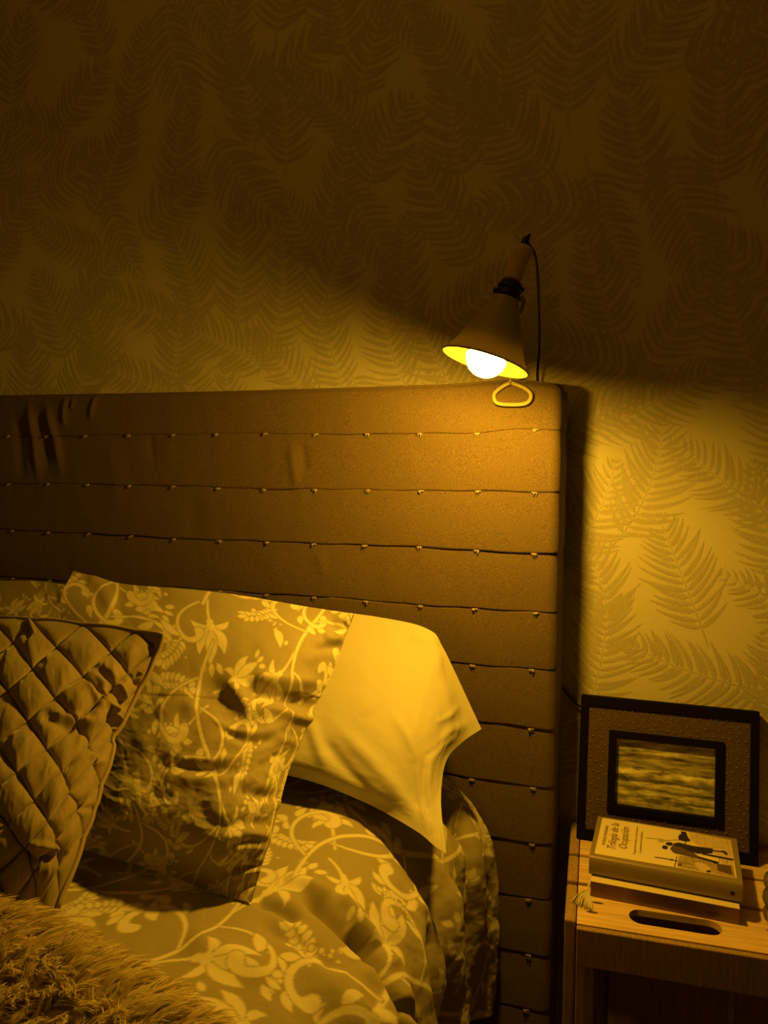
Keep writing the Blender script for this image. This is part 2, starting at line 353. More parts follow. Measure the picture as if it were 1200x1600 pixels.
for k in range(14):
    nz = 34; h = np.linspace(0, 1, nz)[:, None]; x = pl[:, 0][None, :]
    zt = line_z(k, x); zb = line_z(k+1, x); Z = zt+(zb-zt)*h; Z = Z-.0004*(h > .999)
    # tuck: the lower hem of each course stands proud of the one below
    d = .0006+.0010*h**1.5+.0011*np.sin(pi*h)**.8
    d = d+.0030*fbm(x*7+k*9+0*h, Z*9, 3)+.0012*fbm(x*40+k*9, Z*14, 2)
    fx = np.array([project(np.stack([pl[:, 0], pl[:, 1], np.full(len(pl), zz)], 1)) for zz in Z.mean(1)])
    d = d+folds(fx[:, 0], fx[:, 1], HBF)*(pl[:, 3][None, :] < -.9)
    if k == 0: d = d*np.clip(h*12, .0, 1)-.006*np.clip(1-h*9, 0, 1)**2
    P = np.stack([pl[:, 0]+pl[:, 2]*d, pl[:, 1]+pl[:, 3]*d, Z+0*d], -1)
    hem = P[-1].copy(); hem[:, 0] -= pl[:, 2]*(d[-1]+.001); hem[:, 1] -= pl[:, 3]*(d[-1]+.001)      # hem folded back
    top = P[0].copy(); top[:, 0] -= pl[:, 2]*(d[0]+.004); top[:, 1] -= pl[:, 3]*(d[0]+.004)
    if k == 0: top[:, 2] += .0015
    P = np.concatenate([top[None], P, hem[None]], 0)-np.array((HX, HY, 0))
    obj('fabric_band', mesh_np('fabric_band', P.reshape(-1, 3), grid_faces(P.shape[0], P.shape[1], True)), M['headboard'], hb)
# stitches: a little bar of thread every 9 cm along each tuck
def stitch_mesh(seed):
    r = np.random.default_rng(seed); it = []
    it.append(tube([(-.0045, 0, 0), (0, -.0006, .0003), (.0045, 0, 0)], .00085, 5))
    for q in range(r.integers(2, 5)):
        x = r.uniform(-.0035, .0035); it.append(tube([(x, -.0004, 0), (x+r.uniform(-.001, .001), -.0014, -r.uniform(.0022, .0042))], .0006, 4))
    V, F = join_vf(it); return mesh_np('stitch', V, F)
sm = [stitch_mesh(s) for s in range(5)]
for m_ in sm: m_.materials.append(M['stitch'])
for k in range(1, 14):
    for j in range(13):
        x = -.144-j*.0895+rs.uniform(-.003, .003)-.0015*(k-1)*(j > 0)*.3
        zz = float(line_z(k, np.array([x]))[0])-.001
        s = bpy.data.objects.new('stitch', sm[(k*3+j) % 5]); sc.collection.objects.link(s); s.parent = hb
        s.location = (x-HX, -.0030-HY, zz); s.rotation_euler = (0, rs.uniform(-.1, .1), 0)

# ------------------------------------------------------------------ damask motif (drawn once as a small height array)
TW, THh, RES = .30, .36, 1/.0007
MW, MH = int(TW*RES), int(THh*RES); motif = np.zeros((MH, MW), np.float32)
def stamp(x, y, r, val):
    px, py, pr = x*RES, y*RES, max(.6, r*RES); k = int(pr+2)
    ix = np.arange(int(px)-k, int(px)+k+1); iy = np.arange(int(py)-k, int(py)+k+1)
    d = np.hypot(ix[None, :]-px, iy[:, None]-py); c = np.clip(pr-d+.5, 0, 1); g = np.ix_(iy % MH, ix % MW)
    motif[g] = np.maximum(motif[g], c) if val else np.minimum(motif[g], 1-c)
def stroke(P, rad, gap=.0011):
    P = np.asarray(P, float); n = max(10, int(np.sum(np.hypot(*np.diff(P, axis=0).T))/.0012))
    C2 = catmull(np.c_[P, np.zeros(len(P))], n)[:, :2]; R = np.interp(np.linspace(0, 1, n), np.linspace(0, 1, len(rad)), rad)
    if gap:
        for (x, y), r in zip(C2, R): stamp(x, y, r+gap, 0)
    for (x, y), r in zip(C2, R): stamp(x, y, r, 1)
def leaf(x, y, a, L, wd, bend=.6, gap=.0011):
    t = np.linspace(0, 1, 9); aa = a+bend*(t-.2); P = np.stack([x+np.cumsum(np.cos(aa))*L/9, y+np.cumsum(np.sin(aa))*L/9], 1)
    stroke(P, wd*np.array([.2, .45, .78, 1, 1, .88, .62, .36, .1]), gap)
def scroll(x, y, a, size, sgn, lobed=True, tot=4.6):
    """acanthus scroll: a stem that thickens, curls over and ends in a lobed head with a round eye"""
    t = np.linspace(0, 1, 40); th = a+sgn*tot*t**1.7; sp_ = size*(1-.62*t)/15; P = np.stack([x+np.cumsum(np.cos(th)*sp_), y+np.cumsum(np.sin(th)*sp_)], 1)
    k = (size/.07)**.7
    for q, (f, L, wd) in enumerate(((.30, .020, .0032), (.45, .024, .0046), (.60, .024, .0052), (.74, .020, .0050)) if lobed else ((.42, .020, .0034),)):
        i = int(f*39); leaf(P[i, 0], P[i, 1], th[i]-sgn*.75, L*k, wd*k, sgn*1.5, 0 if q in (2,) else .0010)
    stroke(P, np.interp(t, [0, .3, .6, .84, .93, 1], [.0013, .0021, .0034, .0046, .0066, .0064])*k)
    return P, th
def flower(x, y, a, s):
    for da, L, wd, bd in ((-1.5, .62, .10, -1.5), (1.5, .62, .10, 1.5), (-.62, .92, .155, .65), (.62, .92, .155, -.65), (0, 1.12, .17, .15)):
        leaf(x, y, a+da, s*L, s*wd, bd)
    stamp(x, y, s*.13, 1); stamp(x-cos(a)*s*.17, y-sin(a)*s*.17, s*.10, 1)
    c, sn = cos(a), sin(a)
    for q in (-1, 0, 1): leaf(x+c*s*1.05-sn*q*s*.16, y+sn*s*1.05+c*q*s*.16, a+q*.5, s*.34, s*.085, .3*q)
def dots(x, y, a, n=6, s=.0032, bend=.14):
    for k in range(n):
        stamp(x, y, s*(1-.11*k)+.0012, 0); stamp(x, y, s*(1-.11*k), 1); x += cos(a)*s*3.1*(1-.05*k); y += sin(a)*s*3.1*(1-.05*k); a += bend
def sprig(x, y, a, L, wd=.0040):
    P = [(x+L*q*cos(a+.5*q), y+L*q*sin(a+.5*q)) for q in np.linspace(0, 1, 8)]; stroke(P, [.0016, .0010])
    for i in range(1, 8):
        for g in (-1, 1): leaf(P[i][0], P[i][1], a+.5*i/7+g*.95, .013, wd*.8, -g*.4)
    leaf(P[-1][0], P[-1][1], a+.5, .014, wd)
for ox, oy, mir in ((0, 0, 1), (TW/2, THh/2, -1)):
    xs = 1 if mir > 0 else -1
    def T(x, y): return (ox+(x if mir > 0 else .15-x), oy+y)
    def A(a): return a if mir > 0 else pi-a
    for (x, y, a, L) in ((.020, .105, 2.3, .045), (.140, .205, -.3, .045), (.118, .330, 1.2, .04)):
        sprig(*T(x, y), A(a), L)
    for (x, y, a, s) in ((.128, .085, .55, .044), (.018, .215, 2.5, .044), (.075, .318, 1.45, .046), (.050, .030, 3.6, .036)):
        stroke([T(x-.040*cos(a)-.004, y-.040*sin(a)-.010), T(x-.02*cos(a), y-.02*sin(a)-.003), T(x, y)], [.0014, .0020]); flower(*T(x, y), A(a), s)
    stroke([T(.075+.030*sin(2*pi*q), q*.30-.02) for q in np.linspace(0, 1, 14)], [.0016, .0024, .0030, .0024, .0016])
    for (x, y, a, s, g, lb) in ((.096, .020, .25, .080, 1, 1), (.104, .055, 2.6, .074, -1, 1), (.080, .125, -.25, .082, 1, 1), (.066, .150, 3.5, .070, 1, 1), (.045, .205, .75, .074, -1, 1), (.056, .245, 2.5, .064, 1, 0), (.075, .275, .35, .060, 1, 0)):
        scroll(*T(x, y), A(a), s, g*mir, bool(lb))
    for (x, y, a) in ((.030, .062, 2.4), (.150, .150, .4), (.030, .170, 4.0), (.120, .262, -.4), (.012, .290, 2.2)):
        dots(*T(x, y), A(a), bend=.14*mir)
    for (x, y, a, L, wd) in ((.150, .030, -.8, .034, .0060), (.150, .125, 2.6, .030, .0055), (.010, .145, 1.0, .034, .0060), (.100, .215, .2, .034, .0060), (.140, .300, 2.0, .036, .006), (.030, .265, 3.4, .03, .0055)):
        leaf(*T(x, y), A(a), L, wd, .8*mir)
def sample_motif(S, Tt, scale=1.0, rot=0.0, ox=0., oy=0.):
    c, s = cos(rot), sin(rot); x = ((S*c-Tt*s)/scale+ox)*RES; y = ((S*s+Tt*c)/scale+oy)*RES
    xi = np.floor(x).astype(int); yi = np.floor(y).astype(int); fx = x-xi; fy = y-yi; g = lambda a, b: motif[b % MH, a % MW]
    return (g(xi, yi)*(1-fx)+g(xi+1, yi)*fx)*(1-fy)+(g(xi, yi+1)*(1-fx)+g(xi+1, yi+1)*fx)*fy

# ------------------------------------------------------------------ bed
bed = empty('bed', (-.97, -1.0, 0), label='bed base with mattress under the patterned duvet', cat='bed')
obj('mattress', box(-1.72+.97, -.30+.97, -1.9+1.0, -.02+1.0, .30, .60, .05, 4), M['mattress'], bed)
obj('bed_base', box(-1.70+.97, -.32+.97, -1.88+1.0, -.02+1.0, .08, .30, .01), M['headboard'], bed)
for sx in (-1.66, -.38):
    for sy in (-1.8, -.1):
        obj('leg', box(sx-.03+.97, sx+.03+.97, sy-.03+1., sy+.03+1., 0, .08, .004), M['black_frame'], bed)

# duvet: flat top, rounded shoulder, hanging side; (s across, t along)
ZD, XE, RD = .680, -.203, .17
def duvet_base(s, t):
    """s: arc length from the shoulder start (negative = on top), t: world y"""
    s = np.asarray(s, float); t = np.asarray(t, float)
    xe = XE+.05*np.clip((-.35-t)/.4, 0, 1)*0+.012*np.sin(t*9)
    L = RD*pi/2; a = np.clip(s/RD, 0, pi/2)
    x = np.where(s < 0, xe-RD+s, xe-RD+RD*np.sin(a)); z = np.where(s < 0, ZD, ZD-RD+RD*np.cos(a))
    dn = np.clip(s-L, 0, None); z = z-dn*.985; x = x+dn*.0
    z = z+.012*np.sin(s*5-.5)*(s < 0)*np.clip(-s*6, 0, 1)+.010*np.sin(t*8+1)*np.clip(1-s*2, 0, 1)
    # head end sinks and turns down behind the pillows
    hd = np.clip((t+.11)/.09, 0, 1); z = z-.02*hd**2
    return np.stack([x, t+0*x, z], -1)
sA = np.concatenate([np.linspace(-1.45, -.86, 40)[:-1], np.arange(-.86, .50, .0019)])
tA = np.concatenate([np.arange(-.02, -.80, -.0019), np.linspace(-.80, -1.35, 30)[1:]])
S, T2 = np.meshgrid(sA, tA); P = duvet_base(S, T2); N = normals(P); 
if N[:, :, 2].mean() < 0: N = -N
px, py = project(P)
DF = [(((470, 1392), (510, 1425), (548, 1462), (575, 1490)), 9, -.013), (((548, 1440), (575, 1480), (600, 1535), (622, 1600), (640, 1680)), 10, -.026),
      (((395, 1405), (430, 1412), (475, 1436)), 8, -.009), (((400, 1440), (450, 1455), (500, 1490), (540, 1530)), 13, -.008), (((520, 1395), (560, 1430), (600, 1480)), 12, .010),
      (((600, 1470), (628, 1520), (650, 1600), (665, 1680)), 14, .012), (((440, 1375), (480, 1380), (530, 1410)), 9, .006), (((560, 1500), (585, 1560), (600, 1640)), 12, .010),
      (((660, 1440), (672, 1500), (680, 1580), (690, 1660)), 9, -.012), (((712, 1380), (716, 1450), (722, 1520), (720, 1600)), 9, -.013),
      (((692, 1370), (700, 1450), (704, 1530), (705, 1620)), 8, .009), (((735, 1290), (742, 1370), (748, 1450), (752, 1530)), 8, .008), (((700, 1230), (712, 1300), (716, 1370)), 8, .006),
      (((620, 1560), (650, 1600), (670, 1660)), 8, -.009), (((640, 1400), (655, 1450), (668, 1500)), 8, .005), (((280, 1470), (360, 1490), (430, 1530)), 22, .005), (((150, 1400), (240, 1400), (330, 1420)), 18, .004)]
D = 1.3*folds(px, py, DF)+.006*fbm(S*7, T2*7, 3)+.0014*fbm(S*40, T2*40, 3)
side = np.clip((S-.05)/.12, 0, 1); D += side*(.010*np.sin(T2*38+2.2*np.sin(S*5)+.8)+.006*np.sin(T2*83+S*9)+.010*fbm(T2*22, S*5, 3)*1.5+.006*fbm(T2*60, S*50, 3))
P2 = P+N*D[..., None]
mo = sample_motif(S, T2, 1.2, .5, .05, .10)
duv = obj('duvet', mesh_np('duvet', P2.reshape(-1, 3), grid_faces(*S.shape, True), attr={'motif': mo}), M['damask'])
tag(duv, 'gold and beige scroll-patterned duvet spread over the bed, hanging over its right side', 'duvet')
sol = duv.modifiers.new('thickness', 'SOLIDIFY'); sol.thickness = .004; sol.offset = -1

# ------------------------------------------------------------------ pillows
def pillow(name, net, n_u, n_v, thick, strokes, mt, label, cat, group=None, motif_k=None, size=(.45, .45), extra=None, rough=1.0, puff=0.0, back_n=70, piping=None, ear=.5, fs=1.0):
    U = np.linspace(0, 1, n_u); Vv = np.linspace(0, 1, n_v); P = net_eval(net, U, Vv); N = normals(P)
    c = P.reshape(-1, 3).mean(0)
    if ((CAM-c)*N.reshape(-1, 3).mean(0)).sum() < 0: N = -N
    px, py = project(P); UU, VV = np.meshgrid(U, Vv); S = UU*size[0]; Tt = VV*size[1]
    edge = np.clip(np.minimum(np.minimum(UU, 1-UU)*size[0], np.minimum(VV, 1-VV)*size[1])/.05, 0, 1)
    prof = (np.clip(4*UU*(1-UU), 0, 1)*np.clip(4*VV*(1-VV), 0, 1))**ear
    D = puff*prof+fs*folds(px, py, strokes)+rough*(.004*fbm(S*12+3, Tt*12, 3)+.0016*fbm(S*45, Tt*45, 3))*(.25+.75*edge)
    attr = {}
    if extra: dd, at = extra(UU, VV, S, Tt, edge, px, py); D = D+dd; attr.update(at)
    if motif_k is not None: attr['motif'] = sample_motif(S, Tt, *motif_k)
    PF = P+N*D[..., None]
    ub = np.linspace(0, 1, back_n); PB = net_eval(net, ub, ub); NB = normals(PB)
    if ((CAM-c)*NB.reshape(-1, 3).mean(0)).sum() < 0: NB = -NB
    Ub, Vb = np.meshgrid(ub, ub); pb = (np.clip(4*Ub*(1-Ub), 0, 1)*np.clip(4*Vb*(1-Vb), 0, 1))**ear
    PB = PB-NB*(.0008+thick*pb*(1-Vb)**.7)[..., None]
    V, F = join_vf([(PF.reshape(-1, 3), grid_faces(n_v, n_u)), (PB.reshape(-1, 3), grid_faces(back_n, back_n, True))])
    at2 = {k: np.concatenate([a.ravel(), np.zeros(back_n**2)]) for k, a in attr.items()}
    if motif_k is not None: at2['motif'][-back_n**2:] = sample_motif(Ub*size[0], Vb*size[1], *motif_k).ravel()
    # rim strip closing front to back
    o = obj(name, mesh_np(name, V, F, attr=at2), mt); tag(o, label, cat, group)
    return o, PF

W_ = lambda *a: PY(*a)
# white pillow, lying against the headboard, its right end drooping to two corners
netW = [[W_(150, 915, -.03), W_(330, 928, -.035), W_(480, 950, -.035), W_(590, 964, -.035), W_(666, 982, -.04), W_(694, 1016, -.05), W_(752, 1139, -.075)],
        [W_(140, 1000, -.10), W_(320, 1010, -.11), W_(460, 1035, -.12), W_(580, 1050, -.13), W_(666, 1075, -.125), W_(704, 1108, -.115), W_(722, 1160, -.11)],
        [W_(130, 1090, -.18), W_(310, 1105, -.19), W_(450, 1125, -.20), W_(575, 1150, -.215), W_(655, 1160, -.20), W_(683, 1172, -.18), W_(697, 1190, -.165)],
        [W_(130, 1150, -.22), W_(320, 1170, -.23), W_(465, 1190, -.24), W_(590, 1232, -.255), W_(652, 1246, -.245), W_(677, 1250, -.237), W_(689, 1250, -.23)],
        [W_(150, 1180, -.22), W_(340, 1195, -.225), W_(472, 1217, -.23), W_(570, 1254, -.25), W_(648, 1297, -.275), W_(680, 1323, -.292), W_(697, 1333, -.30)]]
WF = [(((690, 1010), (672, 1050), (650, 1120), (640, 1200)), 14, .005), (((735, 1125), (700, 1150), (672, 1190), (668, 1260), (680, 1310)), 9, .006), (((715, 1140), (690, 1160), (660, 1190)), 5, -.003),
      (((665, 1180), (662, 1230), (672, 1290)), 5, -.005), (((650, 1180), (655, 1240), (668, 1300)), 5, .003), (((520, 1130), (580, 1190), (640, 1260), (680, 1310)), 12, .006), (((500, 1150), (540, 1200), (600, 1262)), 10, -.006),
      (((640, 1050), (600, 1090), (560, 1120)), 8, .0025), (((610, 1110), (640, 1160), (655, 1200)), 7, .003), (((690, 1000), (665, 1000), (640, 990)), 9, .003), (((480, 1120), (495, 1160), (510, 1200)), 10, .006),
      (((690, 1060), (700, 1100), (705, 1130)), 7, .003), (((720, 1100), (700, 1120), (680, 1130)), 5, .002)]
wp, _ = pillow('pillow', netW, 250, 220, .05, WF, M['white_cotton'], 'plain white pillow leaning back on the headboard, its right corners drooping', 'pillow', size=(.6, .42), puff=0.0, rough=.7, fs=.62)

# patterned pillow in front of it
def net_from(rows): return [[W_(*p) for p in r] for r in rows]
netP = net_from([[(115, 893, -.14), (185, 912, -.145), (270, 922, -.15), (380, 934, -.15), (480, 951, -.15), (553, 960, -.155)],
                 [(95, 945, -.20), (190, 985, -.235), (285, 998, -.25), (385, 1000, -.25), (470, 1010, -.235), (524, 1035, -.20)],
                 [(110, 1060, -.28), (195, 1090, -.325), (285, 1100, -.34), (375, 1102, -.34), (445, 1110, -.32), (487, 1115, -.265)],
                 [(120, 1170, -.36), (200, 1190, -.40), (275, 1200, -.42), (350, 1200, -.42), (410, 1200, -.395), (450, 1205, -.345)],
                 [(120, 1260, -.43), (195, 1280, -.455), (265, 1297, -.475), (330, 1302, -.48), (385, 1300, -.46), (427, 1292, -.42)],
                 [(95, 1318, -.438), (170, 1338, -.448), (245, 1360, -.457), (305, 1382, -.463), (350, 1400, -.471), (392, 1410, -.478)]])
PFd = [(((312, 1055), (338, 1082), (362, 1108), (390, 1132)), 24, -.012), (((352, 1062), (375, 1090), (395, 1118)), 13, .012), (((375, 1072), (410, 1082), (450, 1092), (495, 1108)), 12, -.020),
       (((390, 1118), (430, 1112), (470, 1122), (500, 1128)), 9, .010), (((395, 1060), (440, 1064), (500, 1066)), 10, .009), (((340, 1130), (365, 1150), (400, 1160), (440, 1150)), 7, -.007),
       (((330, 1115), (355, 1138), (400, 1146), (440, 1135)), 7, .005), (((262, 1196), (310, 1200), (350, 1205), (400, 1196)), 11, -.008), (((270, 1185), (320, 1190), (380, 1185)), 7, .005), (((270, 1215), (330, 1222), (390, 1215)), 10, .005),
       (((370, 1232), (400, 1238), (435, 1250)), 9, -.012), (((300, 1250), (340, 1290), (390, 1290), (425, 1280)), 16, -.009), (((345, 1315), (380, 1300), (425, 1306)), 10, .011),
       (((340, 1380), (365, 1360), (415, 1352)), 6, -.009), (((330, 1340), (370, 1325), (420, 1326)), 7, .006), (((350, 1370), (390, 1362), (418, 1362)), 5, .006), (((360, 1400), (385, 1385), (405, 1380)), 5, -.006),
       (((510, 975), (530, 980), (545, 975)), 9, -.009), (((480, 1018), (510, 1012), (535, 1010)), 8, -.007), (((500, 995), (520, 1000), (540, 995)), 7, .006), (((470, 1040), (490, 1020), (505, 1000)), 10, .004),
       (((135, 900), (160, 920), (180, 960)), 12, .006), (((250, 925), (300, 935), (380, 945)), 14, .004), (((255, 1170), (240, 1220), (250, 1260)), 18, -.006), (((420, 1200), (432, 1240), (430, 1270)), 6, .006),
       (((425, 1150), (455, 1160), (470, 1180)), 8, .004), (((440, 1175), (420, 1190), (400, 1200)), 8, -.004), (((240, 1120), (280, 1100), (310, 1110)), 14, .006), (((285, 1160), (240, 1150), (215, 1180)), 16, .004)]
def seam_extra(UU, VV, S, Tt, edge, px, py):
    # an overlap seam across the pillow face: upper flap 1.5 mm proud
    ln = .36+.02*np.sin(UU*5); d = .0016/(1+np.exp((VV-ln)*900))*np.clip((UU-.2)*8, 0, 1)
    crink = (.0011*np.abs(fbm(S*26, Tt*60, 3))*4*np.clip((VV-.3)*3, 0, 1)+.0011*np.abs(fbm(S*70, Tt*40, 3))*3*np.clip((UU-.8)*6, 0, 1))*(.4+.6*edge)
    return d-crink+.0015, {}
pp, PFp = pillow('pillow', netP, 330, 330, .09, PFd, M['damask'], 'scroll-patterned pillow standing in front of the white pillow, crumpled at its right side', 'pillow', 'scroll-patterned pillows',
                 (1.15, .12, .02, .05), (.50, .46), seam_extra, fs=.62)
# far pillow at the left edge of the photograph
netL = net_from([[(-210, 905, -.05), (-120, 906, -.05), (-30, 907, -.05), (60, 908, -.05), (104, 914, -.06)],
                 [(-215, 980, -.12), (-120, 985, -.14), (-30, 985, -.15), (55, 980, -.14), (112, 965, -.11)],
                 [(-215, 1060, -.20), (-120, 1070, -.22), (-30, 1070, -.225), (55, 1062, -.22), (118, 1040, -.18)],
                 [(-215, 1150, -.27), (-120, 1158, -.28), (-30, 1160, -.28), (55, 1158, -.28), (118, 1150, -.27)]])
pillow('pillow', netL, 200, 170, .05, [(((60, 925), (75, 935), (95, 930)), 8, -.005)], M['damask'], 'scroll-patterned pillow behind, at the left edge of the photo, only its top showing', 'pillow', 'scroll-patterned pillows', (1.15, .4, .3, .02), (.55, .42))

# quilted velvet cushion
netQ = net_from([[(-190, 945, -.28), (-100, 955, -.29), (0, 964, -.30), (70, 968, -.31), (165, 978, -.325), (256, 991, -.335)],
                 [(-205, 1030, -.34), (-110, 1040, -.38), (-10, 1045, -.41), (70, 1052, -.42), (160, 1060, -.405), (231, 1052, -.36)],
                 [(-225, 1120, -.42), (-130, 1130, -.47), (-30, 1135, -.49), (60, 1142, -.495), (145, 1142, -.46), (190, 1131, -.405)],
                 [(-245, 1210, -.48), (-150, 1220, -.53), (-50, 1225, -.56), (40, 1232, -.56), (115, 1225, -.525), (163, 1214, -.46)],
                 [(-265, 1300, -.53), (-170, 1310, -.58), (-70, 1320, -.60), (20, 1328, -.60), (90, 1315, -.57), (133, 1305, -.515)],
                 [(-290, 1395, -.63), (-190, 1405, -.62), (-90, 1415, -.61), (0, 1424, -.60), (50, 1428, -.59), (84, 1429, -.583)]])
QF = [(((148, 1040), (172, 1062), (188, 1090), (196, 1100)), 6, -.010), (((160, 1075), (170, 1100), (190, 1112)), 5, .009), (((135, 1055), (150, 1085), (165, 1110)), 7, .005), (((182, 1060), (190, 1085), (196, 1095)), 5, .008),
      (((168, 1112), (178, 1128), (182, 1140)), 4, -.008), (((175, 1105), (184, 1118), (190, 1128)), 3, .006), (((60, 1110), (100, 1132), (150, 1140)), 10, -.007), (((80, 1120), (110, 1120), (150, 1130)), 7, .006),
      (((100, 1290), (130, 1265), (160, 1262)), 5, -.003), (((30, 1330), (60, 1345), (100, 1335)), 8, -.008), (((40, 1320), (75, 1322), (100, 1330)), 6, .006), (((30, 970), (45, 985), (40, 1000)), 4, -.006), (((45, 965), (50, 980), (55, 990)), 3, .006),
      (((240, 1000), (236, 1010), (240, 1025)), 4, -.006), (((220, 1050), (214, 1060), (216, 1075)), 4, -.006), (((186, 1140), (180, 1150), (180, 1165)), 4, -.005), (((110, 1190), (140, 1180), (165, 1195)), 8, .005)]
def quilt_extra(UU, VV, S, Tt, edge, px, py):
    k = 5.6; u = (1-UU)*k*.98; v = VV*k; wob = .10*fbm(UU*5+2, VV*5, 2)
    a = (u+v+.5+wob)/1.0; b_ = (v-u+.5+wob); da = np.abs(a-np.round(a)); db = np.abs(b_-np.round(b_)); sz = .45/k/sqrt(2)
    da = da*sz; db = db*sz; dmin = np.minimum(da, db)
    D = .011*(1-np.exp(-da/.009))*(1-np.exp(-db/.009))-.006*np.exp(-(dmin/.0016)**2)*.5-.006
    run = np.where(da < db, b_, a); th = (dmin < .00085) & (np.sin(run*sz*2*pi/.0042) > -.1)
    D = D+.0035*fbm(UU*22, VV*9, 3)*2*edge
    return D*(.2+.8*edge), {'thread': th.astype(float)}
qp, PFq = pillow('cushion', netQ, 400, 400, .07, QF, M['velvet'], 'diamond-quilted velvet cushion with piped edge at the left, leaning on the patterned pillow', 'cushion', size=(.46, .46), extra=quilt_extra, rough=.8)
right = np.vstack([PFq[k, -1] for k in range(0, 400, 8)])+np.array((.002, -.001, 0))
V, F = tube(right, .0026, 8); 
pi_ = obj('piping', mesh_np('piping', V, F), M['piping'], qp)
topq = np.vstack([PFq[0, k] for k in range(0, 400, 8)]+[PFq[0, -1]])
V, F = tube(topq, .0024, 8); obj('piping', mesh_np('piping', V, F), M['piping'], qp)

# ------------------------------------------------------------------ fur throw
ft = empty('fur_throw', (-.55, -.72, .70), label='long-pile beige fur throw bunched on the duvet in the bottom left corner', cat='throw')
FT0 = np.array((-.55, -.72, .70))
ridge = catmull([PZ(-130, 1412, .735), PZ(-10, 1450, .735), PZ(60, 1488, .735), PZ(130, 1536, .735), PZ(200, 1590, .735), PZ(265, 1660, .73), PZ(320, 1740, .72)], 120)
gx = np.linspace(0, 1, 160); off = np.linspace(-.05, .20, 90); Tn = np.gradient(ridge, axis=0); Tn /= np.linalg.norm(Tn, axis=1)[:, None]
side_ = np.stack([Tn[:, 1], -Tn[:, 0], 0*Tn[:, 0]], 1)      # towards the viewer / lower left
if side_[60] @ np.array((-1., -1, 0)) < 0: side_ = -side_
def throw_pt(a, b):
    """a in 0..1 along the ridge, b metres across"""
    i = np.clip(a*119, 0, 118.999); k = i.astype(int); f = (i-k)[..., None]
    c = ridge[k]*(1-f)+ridge[k+1]*f; sd = side_[k]*(1-f)+side_[k+1]*f
    h = np.where(b < 0, .048*np.sqrt(np.clip(1-(b/.05)**2, 0, 1)), .048-.012*np.sin(np.clip(b/.2, 0, 1)*pi)-.018*np.clip(b/.2, 0, 1))
    p = c+sd*b[..., None]; z = .682+h+.016*fbm(a*9, b*18+4, 2); p = p.copy(); p[..., 2] = z; return p
A2, B2 = np.meshgrid(gx, off); Pb = throw_pt(A2, B2)
Vb_ = Pb.reshape(-1, 3)-FT0
obj('backing', mesh_np('backing', Vb_, grid_faces(*A2.shape, True)), M['fur_base'], ft)
NS = 40000; a = RNG.random(NS); b_ = RNG.uniform(-.05, .20, NS)
# strands gather in locks: each strand leans to its lock's own direction
LA = RNG.random(1100); LB = RNG.uniform(-.05, .2, 1100); 
lock = RNG.integers(0, 1100, NS); a = np.clip(LA[lock]+RNG.normal(0, .006, NS), 0, 1); b_ = np.clip(LB[lock]+RNG.normal(0, .0035, NS), -.05, .2)
root = throw_pt(a, b_); e = 1e-3; du = throw_pt(np.clip(a+e, 0, 1), b_)-root; dv = throw_pt(a, b_+e)-root
nr = np.cross(dv, du); nr /= np.linalg.norm(nr, axis=1)[:, None]+1e-12; nr[nr[:, 2] < 0] *= -1
ldir = RNG.normal(0, 1, (1100, 3)); ldir[:, 2] = 0; ldir = ldir*.38+np.array((.60, .22, .1)); ld = ldir[lock]
out = np.where((b_ < 0)[:, None], -(dv/np.linalg.norm(dv, axis=1)[:, None])*.5, 0)
dirs = nr*.75+ld*.7+out+RNG.normal(0, .07, (NS, 3)); dirs /= np.linalg.norm(dirs, axis=1)[:, None]
ln = RNG.uniform(.020, .032, NS)*(.8+.4*RNG.random(1100)[lock]); tip = LA[lock]
ctr = throw_pt(LA[lock], LB[lock]); m = 5; Ps = []
for q in np.linspace(0, 1, m):
    p = root+dirs*(ln*q)[:, None]; p = p+((ctr+dirs*ln[:, None])-(root+dirs*ln[:, None]))*(.75*q*q)[None].reshape(-1, 1) if np.ndim(q) else p+(ctr-root)*(.8*q*q)
    p[:, 2] -= .010*q*q*(ln/.025); p += ld*(.006*q*q); Ps.append(p)
Ps = np.stack(Ps, 1); sidev = np.cross(dirs, RNG.normal(0, 1, (NS, 3))); sidev /= np.linalg.norm(sidev, axis=1)[:, None]+1e-9
wd = np.array([.0008, .0008, .0007, .0005, .00015])[None, :, None]
V = np.stack([Ps+sidev[:, None]*wd, Ps-sidev[:, None]*wd], 2).reshape(-1, 3)-FT0
base = (np.arange(NS)*m*2)[:, None]; F = np.concatenate([base+np.array([2*q, 2*q+1, 2*q+3, 2*q+2]) for q in range(m-1)], 0)
fu = obj('pile', mesh_np('pile', V, F), M['fur'], ft); fu['kind'] = 'stuff'

# ------------------------------------------------------------------ crate used as bedside table
CR = radians(2.9); CO = np.array((-.0775, -.181, 0.0)); ZC = .53
crate = empty('wooden_crate', (CO[0], CO[1], 0), (0, 0, CR), label='upturned wooden crate used as bedside table, slatted top with a hand hole', cat='crate')
CW, CDp = .46, .292
def plank(nm, x0, x1, y0, y1, z0, z1, mt=None, bev=.0016): return smooth_by(obj(nm, box(x0, x1, y0, y1, z0, z1, bev), mt or M['wood'], crate), False)
